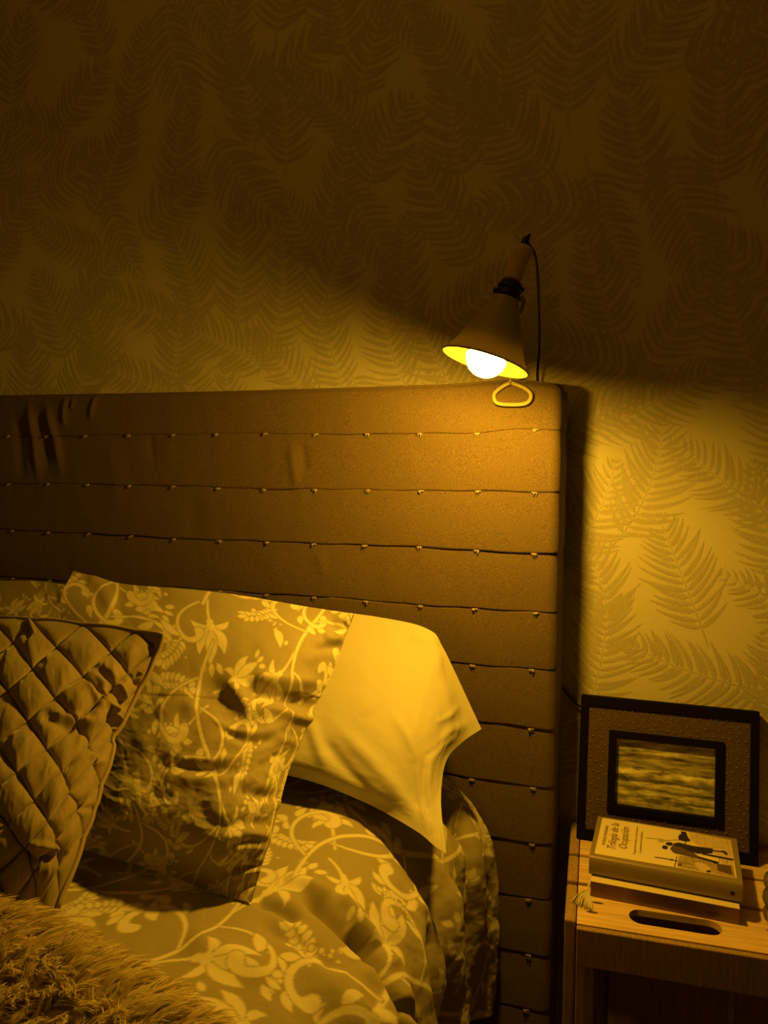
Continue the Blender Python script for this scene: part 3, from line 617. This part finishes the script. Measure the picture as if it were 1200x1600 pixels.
# top board with hand hole: outline with a slot
def board_with_slot(x0, x1, y0, y1, z0, z1, sx0, sx1, sy, sr):
    """rectangular board with a rounded slot, built as a ring of quads between slot and outline"""
    n = 16; slot = [(sx1-sr+sr*cos(t), sy+sr*sin(t)) for t in np.linspace(-pi/2, pi/2, n)]+[(sx0+sr+sr*cos(t), sy+sr*sin(t)) for t in np.linspace(pi/2, 3*pi/2, n)]
    c = ((sx0+sx1)/2, sy); outl = []
    for (x, y) in slot:
        dx, dy = x-c[0], y-c[1]; k = min(((x1 if dx > 0 else x0)-c[0])/dx if abs(dx) > 1e-9 else 1e9, ((y1 if dy > 0 else y0)-c[1])/dy if abs(dy) > 1e-9 else 1e9)
        outl.append((c[0]+dx*k, c[1]+dy*k))
    # snap the nearest point to each corner
    for cx, cy in ((x0, y0), (x0, y1), (x1, y0), (x1, y1)):
        i = min(range(len(outl)), key=lambda q: (outl[q][0]-cx)**2+(outl[q][1]-cy)**2); outl[i] = (cx, cy)
    bm = bmesh.new(); m = len(slot); rings = []
    for pts, z in ((outl, z1), (slot, z1), (slot, z0), (outl, z0)): rings.append([bm.verts.new((x, y, z)) for x, y in pts])
    for a_, b2 in ((0, 1), (1, 2), (2, 3), (3, 0)):
        for i in range(m):
            j = (i+1) % m; bm.faces.new((rings[a_][i], rings[a_][j], rings[b2][j], rings[b2][i]))
    bmesh.ops.recalc_face_normals(bm, faces=bm.faces); return bm
TT = .018
top3 = obj('slat', board_with_slot(.0165, CW, .0095, .101, ZC-.009, ZC, .083, .198, .0465, .0165), M['wood'], crate)
plank('slat', .0165, CW, .111, .181, ZC-TT, ZC)
plank('slat', .0165, CW, .190, .290, ZC-TT, ZC-.0005)
plank('front_rail', .0165, CW, .0, .0086, ZC-.052, ZC-.001, M['wood_shaded'])
plank('back_rail', .0165, CW, CDp-.012, CDp, ZC-.075, ZC-TT-.001)
for (y0, y1) in ((.014, .101), (.111, .181), (.190, .290)):
    for xa in (.001, CW+.0005):
        obj('side_board', box(xa-.0005, xa+.0145, y0, y1, 0, ZC+.0006, .003, 3), M['wood_shaded'], crate)
plank('corner_post', .0165, .040, .012, .035, 0, ZC-TT-.001, M['wood_shaded'])
plank('corner_post', .0165, .040, .262, .279, 0, ZC-TT-.001, M['wood_shaded'])
plank('back_board', .0165, .052, CDp-.010, CDp-.002, .02, ZC-.078, M['wood_shaded'])
plank('back_board', .066, .25, CDp-.010, CDp-.002, .02, ZC-.078, M['wood_shaded'])
plank('back_board', .262, CW, CDp-.010, CDp-.002, .02, ZC-.078, M['wood_shaded'])
plank('bottom_board', .0165, CW, .01, CDp-.012, .0, .014, M['wood'])
# nail heads / knots near the left end of the slats
for (x, y) in ((.044, .250), (.046, .205), (.041, .165), (.045, .146), (.043, .126), (.045, .086), (.043, .064), (.036, .040), (.30, .15), (.26, .06)):
    V, F = lathe([(.0001, .0003), (.0020, .0003), (.0027, 0), (.0027, -.001)], 14); V[:, 0] *= 3.2
    obj('wood_knot', mesh_np('wood_knot', V, F), M['knot'], crate, (x, y, ZC-.0001))

# ------------------------------------------------------------------ picture frame leaning on the wall
FWd, FHt = .263, .2235; tilt = -math.asin((.1-.055)/FHt)
pf = empty('picture_frame', (-.079, .056, ZC+.0014), (tilt, 0, 0), label='black picture frame with brown mat and seascape, leaning on the wall behind the books', cat='picture frame')
def ring(nm, x0, x1, z0, z1, wx, wz, yf, yb, mt, bev=.0012):
    bm = bmesh.new()
    box(x0, x1, yf, yb, z0, z0+wz, bev, 2, bm); box(x0, x1, yf, yb, z1-wz, z1, bev, 2, bm)
    box(x0, x0+wx, yf, yb, z0+wz-.001, z1-wz+.001, bev, 2, bm); box(x1-wx, x1, yf, yb, z0+wz-.001, z1-wz+.001, bev, 2, bm)
    return obj(nm, bm, mt, pf)
ring('outer_moulding', 0, FWd, 0, FHt, .0125, .0155, -.004, .014, M['black_frame'])
mx0, mx1, mz0, mz1 = .0115, FWd-.0115, .0145, FHt-.0145
ix0, ix1, iz0, iz1 = .046, .213, .048, .172
bm = bmesh.new()
for a4 in ((mx0, ix0, mz0, mz1), (ix1, mx1, mz0, mz1), (ix0, ix1, mz0, iz0), (ix0, ix1, iz1, mz1)): box(a4[0], a4[1], .000, .008, a4[2], a4[3], 0, 1, bm)
mt_ = obj('mat_board', bm, M['mat_board'], pf)
ring('inner_moulding', ix0-.001, ix1+.001, iz0-.001, iz1+.001, .0115, .0115, -.0045, .010, M['black_frame'], .001)
sea = obj('seascape', box(0, ix1-ix0-.02, 0, .002, 0, iz1-iz0-.02), M['sea'], pf, (ix0+.01, .0075, iz0+.01))
obj('back_panel', box(.002, FWd-.002, .0105, .0135, .002, FHt-.002), M['mat_board'], pf)
items = []; dp = []
for _ in range(4000):
    x, z = rs.uniform(mx0+.003, mx1-.003), rs.uniform(mz0+.003, mz1-.003)
    if ix0-.004 < x < ix1+.004 and iz0-.004 < z < iz1+.004: continue
    if all((x-a_)**2+(z-b2)**2 > .0085**2 for a_, b2 in dp): dp.append((x, z))
for x, z in dp:
    V, F = lathe([(.0001, .0016), (.0010, .0012), (.0016, 0)], 8); V = np.stack([V[:, 0]+x, -V[:, 2], V[:, 1]+z], 1); items.append((V, F[:, ::-1]))
V, F = join_vf(items); q = obj('embossed_dots', mesh_np('embossed_dots', V, F), M['bump_dot'], mt_); q['kind'] = 'stuff'

# ------------------------------------------------------------------ books
def text_mesh(txt, size, shear=0., align='LEFT', space=1.0, bold=0.):
    cu = bpy.data.curves.new('lettering', 'FONT'); cu.body = txt; cu.size = size; cu.shear = shear; cu.align_x = align; cu.space_character = space; cu.offset = bold
    cu.resolution_u = 3; o = bpy.data.objects.new('lettering_tmp', cu); sc.collection.objects.link(o)
    dg = bpy.context.evaluated_depsgraph_get(); me = bpy.data.meshes.new_from_object(o.evaluated_get(dg)); bpy.data.objects.remove(o); bpy.data.curves.remove(cu)
    me.name = 'lettering'; return me
def put_text(txt, size, parent, mt, origin, xdir, ydir, width=None, **k):
    me = text_mesh(txt, size, **k); me.materials.clear(); 
    if width:
        xs = [v.co.x for v in me.vertices]; f = width/(max(xs)-min(xs)); me.transform(Matrix.Diagonal((f, 1, 1, 1)))
    xd = Vector(xdir).normalized(); yd = Vector(ydir).normalized(); zd = xd.cross(yd)
    R = Matrix((xd, yd, zd)).transposed().to_4x4(); R.translation = Vector(origin); me.transform(R)
    return obj('lettering', me, mt, parent)
def book(nm, loc, rot, L, Wd, H, cover_t, spine_mt, cover_mt, round_spine, label, square=.002, cat='book', group='books'):
    """local x along the spine, y away from the spine, z up. Parts: cover, pages"""
    r = empty(nm, loc, (0, 0, rot), label=label, cat=cat, group=group)
    # page block
    obj('pages', box(square, L-square, .004, Wd-square*1.3, cover_t, H-cover_t, .0004, 1), M['pages'], r)
    prof = [(Wd, H), (.004, H)]; n = 12
    for a_ in np.linspace(0, pi, n+1)[0:]: prof.append((.004-(round_spine)*sin(a_)**.8-.0, H/2+H/2*cos(a_)))
    prof += [(.004, 0), (Wd, 0)]
    inner = [(Wd, cover_t), (.0052, cover_t), (.0045, cover_t+.001), (.0045, H-cover_t-.001), (.0052, H-cover_t), (Wd, H-cover_t)]
    pts = prof+inner; bm = bmesh.new(); A_ = [bm.verts.new((0, y, z)) for y, z in pts]; B_ = [bm.verts.new((L, y, z)) for y, z in pts]
    for i in range(len(pts)): j = (i+1) % len(pts); bm.faces.new((A_[i], A_[j], B_[j], B_[i]))
    bm.faces.new(A_); bm.faces.new(B_[::-1]); bmesh.ops.recalc_face_normals(bm, faces=bm.faces)
    obj('cover', bm, [cover_mt], r)
    return r
zb = ZC+.0008
LB = .188; b1 = book('book', (-.0485, -.1055, zb), radians(-2.0), LB, .128, .0225, .0006, None, M['red_spine'], .0004,
     'paperback under the grey-jacketed book, reddish-brown spine facing out and tassel at its end')
# cream upper cover of the paperback
obj('front_cover', box(0, LB, .0006, .128, .0225, .0231, 0), M['cream'], b1)
put_text('Xuan Lan', .0105, b1, M['print_text'], (.014, -.0022, .0078), (1, 0, 0), (0, 0, 1), width=.026)
put_text('YOGA PARA MI BIENESTAR', .0115, b1, M['print_text'], (.047, -.0022, .0072), (1, 0, 0), (0, 0, 1), width=.083)
put_text('vergara', .0085, b1, M['print_dark'], (.149, -.0022, .0095), (1, 0, 0), (0, 0, 1), width=.015)
LU, WU, HU = .1955, .124, .0275
b2 = book('book', (-.0515, -.0900, zb+.0238), radians(-2.6), LU, WU, HU, .003, None, M['jacket'], .007,
     'hardback on top of the pile, couple pictured on its cream cover')
# cover print: map points measured on the cover (bilinear) to the board
QC = np.array([(85, 335), (1125, 525), (1058, 185), (122, 43)], float)       # front-left, front-right, back-right, back-left
def inv_cover(p):
    u = v = .5
    for _ in range(25):
        f = (1-u)*(1-v)*QC[0]+u*(1-v)*QC[1]+u*v*QC[2]+(1-u)*v*QC[3]-p
        J = np.stack([(1-v)*(QC[1]-QC[0])+v*(QC[2]-QC[3]), (1-u)*(QC[3]-QC[0])+u*(QC[2]-QC[1])], 1); d = np.linalg.solve(J, -f); u += d[0]; v += d[1]
    return u*LU, v*WU
LAY = [0]
def poly(bm, pts, z, mi=0):
    vs = [bm.verts.new((*inv_cover(np.array(p, float)), z)) for p in pts]
    f = bm.faces.new(vs); f.material_index = mi
    if f.normal.z < 0 or True:
        f.normal_update()
        if f.normal.z < 0: f.normal_flip()
def thick(bm, pts, wdt, z, mi=0):
    P = np.array(pts, float); T_ = np.gradient(P, axis=0); T_ /= np.linalg.norm(T_, axis=1)[:, None]; Nn = np.stack([-T_[:, 1], T_[:, 0]], 1)*np.asarray(wdt)[..., None]/2 if np.ndim(wdt) else np.stack([-T_[:, 1], T_[:, 0]], 1)*wdt/2
    A_, B_ = P+Nn, P-Nn
    for i in range(len(P)-1): poly(bm, [A_[i], A_[i+1], B_[i+1], B_[i]], z, mi)
def ell(bm, cx, cy, rx, ry, z, mi=0, a=0): poly(bm, [(cx+rx*cos(t)*cos(a)-ry*sin(t)*sin(a), cy+rx*cos(t)*sin(a)+ry*sin(t)*cos(a)) for t in np.linspace(0, 2*pi, 16, endpoint=False)], z, mi)
bm = bmesh.new(); z0 = HU+.00015
poly(bm, [(120, 322), (690, 420), (1085, 490), (1022, 200), (740, 145), (155, 57)], z0, 0)
panel = obj('cover_panel', bm, [M['cream']], b2, )
panel['label'] = 'cream printed panel of the jacket front'
bm = bmesh.new()
poly(bm, [(745, 150), (1020, 203), (1075, 480), (1000, 470), (960, 330), (880, 290), (800, 240), (760, 200)], z0+.0001, 1)
poly(bm, [(700, 335), (790, 345), (950, 385), (1065, 400), (1075, 485), (900, 452), (690, 415)], z0+.0002, 2)
poly(bm, [(800, 385), (850, 380), (910, 420), (905, 455), (850, 440), (820, 420)], z0+.0003, 1)
poly(bm, [(950, 390), (1040, 405), (1055, 470), (960, 440)], z0+.0003, 3)
L3 = z0+.0004; L4 = z0+.0005
poly(bm, [(635, 286), (655, 255), (700, 262), (760, 285), (835, 345), (812, 352), (770, 342), (715, 330), (665, 318), (648, 302)], L3, 3)
poly(bm, [(655, 246), (690, 238), (740, 250), (790, 262), (915, 276), (915, 312), (870, 316), (820, 318), (760, 300), (700, 270), (660, 262)], L4, 4)
ell(bm, 601, 277, 20, 14, L4, 4, .2); ell(bm, 628, 250, 25, 13, L4, 4, .1); ell(bm, 575, 226, 24, 13, L3, 2)
thick(bm, [(915, 292), (950, 296), (985, 300), (1010, 322)], 8, L4, 4); thick(bm, [(970, 294), (995, 298), (1010, 318)], 9, L4, 4)
thick(bm, [(850, 318), (920, 332), (1052, 358)], 12, L4, 4); thick(bm, [(820, 345), (880, 362), (945, 380)], 14, L4, 4); ell(bm, 944, 383, 16, 8, L4, 4)
poly(bm, [(690, 172), (735, 160), (745, 190), (768, 222), (735, 228), (690, 218), (682, 195)], L4, 4); poly(bm, [(695, 147), (730, 150), (735, 165), (700, 165)], L4, 4); thick(bm, [(735, 228), (732, 250)], 5, L4, 4)
thick(bm, [(538, 350), (600, 358), (650, 368), (690, 374)], 5, L4, 4); thick(bm, [(685, 340), (682, 380), (675, 417)], 5, L4, 4); ell(bm, 652, 366, 13, 8, L3, 2)
for a_ in (((740, 345), (752, 372)), ((790, 350), (800, 385), (805, 400)), ((835, 360), (850, 390)), ((860, 365), (868, 390)), ((965, 345), (960, 392)), ((1015, 355), (1012, 392)), ((690, 380), (770, 395), (800, 405)), ((560, 215), (470, 208)), ((600, 225), (690, 215))): thick(bm, list(a_), 3, L3, 3)
ell(bm, 712, 400, 13, 9, L4, 3); ell(bm, 900, 446, 14, 7, L4, 4)
for a_ in (((800, 165), (815, 240)), ((850, 175), (870, 262)), ((905, 185), (925, 270)), ((960, 195), (985, 285)), ((1000, 205), (1030, 320))): thick(bm, list(a_), 3, L3, 2)
thick(bm, [(1057, 395), (1078, 482)], 9, L4, 0)
obj('cover_photo', bm, [M['cream'], M['print_light'], M['print_mid'], mat('print_brown', (.12, .085, .055), .6), M['print_dark']], b2)
def cov(px_, py_): u, v = inv_cover(np.array((px_, py_), float)); return (u, v, z0+.0004)
def cover_text(txt, size, p0, p1, mt, shear=0.):
    a_, b3 = Vector(cov(*p0)), Vector(cov(*p1)); d = b3-a_
    put_text(txt, size, b2, mt, a_, (0, 1, 0), (-1, 0, 0), width=abs(d.y), shear=shear)
cover_text('PATRICK MODIANO', .0068, (190, 268), (205, 122), M['print_text'])
cover_text('Trilogía de la', .0165, (262, 302), (288, 112), M['print_text'], .28)
cover_text('Ocupación', .0165, (342, 298), (360, 138), M['print_text'], .28)
cover_text('El lugar de la estrella, La ronda nocturna', .0050, (405, 332), (414, 128), M['print_text'])
cover_text('Los paseos de circunvalación', .0050, (443, 322), (452, 165), M['print_text'])
spt = mat('spine_lettering', (.30, .22, .12), .6)
put_text('Patrick Modiano', .0075, b2, spt, (.078, -.0026, .0195), (-1, 0, 0), (0, 0, -1), width=.028)
put_text('Trilogía de la Ocupación', .0075, b2, spt, (.047, -.0026, .0195), (-1, 0, 0), (0, 0, -1), width=.036)
V, F = lathe([(.0001, 0), (.003, 0)], 16); V = np.stack([V[:, 0]+.183, V[:, 2]-.0031, V[:, 1]+.013], 1)
obj('spine_emblem', mesh_np('spine_emblem', V, F), M['print_dark'], b2)

# tassel of a bookmark hanging out of the paperback
tb = empty('bookmark', (-.049, -.080, ZC+.012), label='cream thread tassel of a bookmark hanging from the paperback on the crate', cat='bookmark')
T0 = np.array((-.049, -.080, ZC+.012)); items = []
k0 = PZ(923, 1379, ZC+.016); k1 = PZ(917, 1392, ZC+.010); tips0, tips1 = PZ(892, 1409, ZC+.0015), PZ(926, 1424, ZC+.0015)
items.append(tube([k0+np.array((.012, .004, -.002)), k0, k1], .0014, 6, 8))
obj('cord', mesh_np('cord', *(lambda vf: (vf[0]-T0, vf[1]))(join_vf(items))), M['tassel'], tb)
items = []
for i in range(46):
    f = rs.random(); e1 = tips0*(1-f)+tips1*f+np.array((rs.uniform(-.002, .002), rs.uniform(-.004, .006), rs.uniform(0, .002)))
    s0 = k1+rs.normal(0, .0009, 3); mid = s0*.5+e1*.5+np.array((rs.normal(0, .001), rs.normal(0, .001), .003+rs.random()*.002))
    items.append(tube([s0, mid, e1], .00055, 4, 7))
V, F = join_vf(items); o_ = obj('fringe', mesh_np('fringe', V-T0, F), M['tassel'], tb); o_['kind'] = 'stuff'
V, F = lathe([(.0002, .003), (.0021, .002), (.0024, 0), (.0022, -.003)], 12); obj('knot', mesh_np('knot', V, F), M['tassel'], tb, tuple(k1-T0))

# ribbed glass
gl = empty('ribbed_glass', (.200, -.098, ZC+.0008), label='ribbed amber glass tumbler at the right end of the crate, cut by the photo edge', cat='glass')
def rib(h): return .0215+.0085*abs(sin(pi*h/.0225))**.7+.003*sin(h*40)
outp = [(.001, 0), (.016, 0), (.020, .002)]+[(rib(h), .003+h) for h in np.linspace(0.0, .0675, 56)]+[(.0235, .072), (.024, .074)]
inp = [(.0222, .0735), (.0215, .070)]+[(max(.014, rib(h)-.0035), .003+h) for h in np.linspace(.0675, .008, 46)]+[(.010, .008), (.001, .0075)]
V, F = lathe(outp+inp, 64); obj('bowl', mesh_np('bowl', V, F), M['glass'], gl)
V, F = lathe([(.001, .0085), (.012, .0085), (.0125, .010), (.0125, .030), (.011, .032), (.001, .0315)], 40)
# candle inside
obj('candle', mesh_np('candle', V, F), mat('pale_wax', (.6, .5, .3), .5, **{'Subsurface_Weight': .2}), gl)

# ------------------------------------------------------------------ clamp lamp
RIM = PY(758, 566, -.208); VD = (RIM-CAM)/np.linalg.norm(RIM-CAM); TA = radians(11.5)
UQ = UP-VD*(UP@VD); UQ /= np.linalg.norm(UQ); RQ = np.cross(VD, UQ)
AX = cos(TA)*(.32*RQ+.947*UQ)+sin(TA)*VD; AX /= np.linalg.norm(AX)
q = Vector((0, 0, 1)).rotation_difference(Vector(AX))
lamp = empty('clamp_lamp', tuple(RIM), label='lit clamp lamp with bell shade and wooden handle, clipped on the headboard', cat='lamp')
def ax_obj(nm, prof, mt, seg=56, parent=lamp):
    V, F = lathe(prof, seg); o = obj(nm, mesh_np(nm, V, F), mt, parent); o.rotation_mode = 'QUATERNION'; o.rotation_quaternion = q; return o
pr = [(.0, .0550), (.004, .0525), (.012, .0465), (.024, .0408), (.040, .0350), (.056, .0280), (.068, .0215), (.077, .0175), (.082, .0160)]
hh = np.linspace(0, .082, 40); rr = np.interp(hh, [a_ for a_, _ in pr], [b3 for _, b3 in pr]); rr = np.convolve(np.pad(rr, 2, mode='edge'), np.ones(5)/5, 'valid'); rr[0] = .0552
ax_obj('shade', [(r_, h_) for h_, r_ in zip(hh, rr)]+[(.009, .0835)], M['shade_out'])
ax_obj('shade_lining', [(r_-.0011, h_+.0002) for h_, r_ in zip(hh, rr)]+[(.009, .0822)], M['shade_in'])
V, F = tube([(.0549*cos(t), .0549*sin(t), 0) for t in np.linspace(0, 2*pi, 49)], .0011, 8, caps=False)
o_ = obj('shade_rim', mesh_np('shade_rim', V, F), M['shade_in'], lamp); o_.rotation_mode = 'QUATERNION'; o_.rotation_quaternion = q
ax_obj('bulb', [(.0001, -.0190)]+[(.0255*sin(t), .0065-.0255*cos(t)) for t in np.linspace(.12, pi/2, 12)], M['bulb'], 28)
ax_obj('bulb_body', [(.0255*sin(t), .0065-.0255*cos(t)) for t in np.linspace(pi/2, 2.35, 8)]+[(.013, .036), (.0125, .048)], M['pages'], 28)
ax_obj('lamp_socket', [(.010, .045), (.0128, .047), (.0128, .080), (.0155, .082), (.0165, .085), (.0165, .089), (.0145, .090), (.0145, .093), (.0160, .094), (.0160, .097), (.0140, .098), (.0130, .103), (.010, .105)], M['socket'])
ax_obj('handle', [(.0085, .103), (.0108, .1035), (.0112, .108), (.0116, .116), (.0126, .126), (.0142, .134), (.0148, .139), (.0144, .144), (.0118, .1485), (.006, .150), (.0005, .150)], M['handle'])
ax_obj('cable_gland', [(.0045, .148), (.0048, .152), (.0045, .160), (.0035, .161), (.0005, .161)], M['socket'], 20)
def L_(v): return np.asarray(v)-RIM
# thumb screw and lever on the socket
c0 = RIM+AX*.092; V, F = tube([c0+RT*-.012, c0+RT*-.019+np.array((0, 0, .001))], [.0045, .0045, .0035], 12); obj('thumb_screw', mesh_np('thumb_screw', L_(V), F), M['socket'], lamp)
V, F = tube([c0+RT*.012+AX*.002, c0+RT*.018-AX*.001], [.005, .004], 12); obj('thumb_screw', mesh_np('thumb_screw', L_(V), F), M['socket'], lamp)
cc = RIM+AX*.086
V, F = tube([cc+RT*.018, cc+RT*.0235-AX*.006, cc+RT*.0245-AX*.016, cc+RT*.0225-AX*.024, cc+RT*.0225-AX*.012, cc+RT*.018-AX*.003], .0013, 8, 24); obj('clip_ring', mesh_np('clip_ring', L_(V), F), M['steel'], lamp)
# arm running back to the headboard, spring and two coated wire jaws
apex = PY(797, 597, -.010); jaw = apex+np.array((0, .004, .012))
V, F = tube([cc+np.array((0, .014, 0)), cc+np.array((.0, .060, -.010)), jaw+np.array((0, -.02, .02)), jaw], .0038, 10, 26); obj('clamp_arm', mesh_np('clamp_arm', L_(V), F), M['steel'], lamp)
loop = [PY(a_, b3, -.0105) for a_, b3 in ((797, 598), (787, 603), (776, 611), (772, 617), (773, 626), (780, 631), (800, 632.5), (820, 631), (828, 625), (829.5, 616), (822, 608), (812, 603), (799, 598))]
P_ = catmull(loop, 90); V, F = tube(P_, .0030, 10); obj('wire_jaw', mesh_np('wire_jaw', L_(V), F), M['wire'], lamp)
V, F = tube([apex, apex+np.array((0, .006, .010)), apex+np.array((0, .03, .020)), apex+np.array((0, .085, .020)), apex+np.array((0, .112, .004)), apex+np.array((.002, .112, -.04))], .0022, 10, 40)
obj('wire_jaw', mesh_np('wire_jaw', L_(V), F), M['wire'], lamp)
g0 = RIM+AX*.160
cab = [g0, g0+AX*.004+RT*.003, PY(825, 379, -.115), PY(836, 398, -.10), PY(840, 430, -.07), PY(842, 480, -.03), PY(843, 540, .02), PY(840, 592, .085), (-.150, .110, 1.18), (-.145, .110, .95), (-.135, .110, .82), PY(870, 1066, .108), PY(880, 1076, .112), PY(893, 1092, .112), PY(912, 1106, .112), (-.03, .114, .72), (.03, .113, .66), (.06, .113, .60)]
V, F = tube(cab, .0018, 8, 160); obj('cable', mesh_np('cable', L_(V), F), M['cable'], lamp)
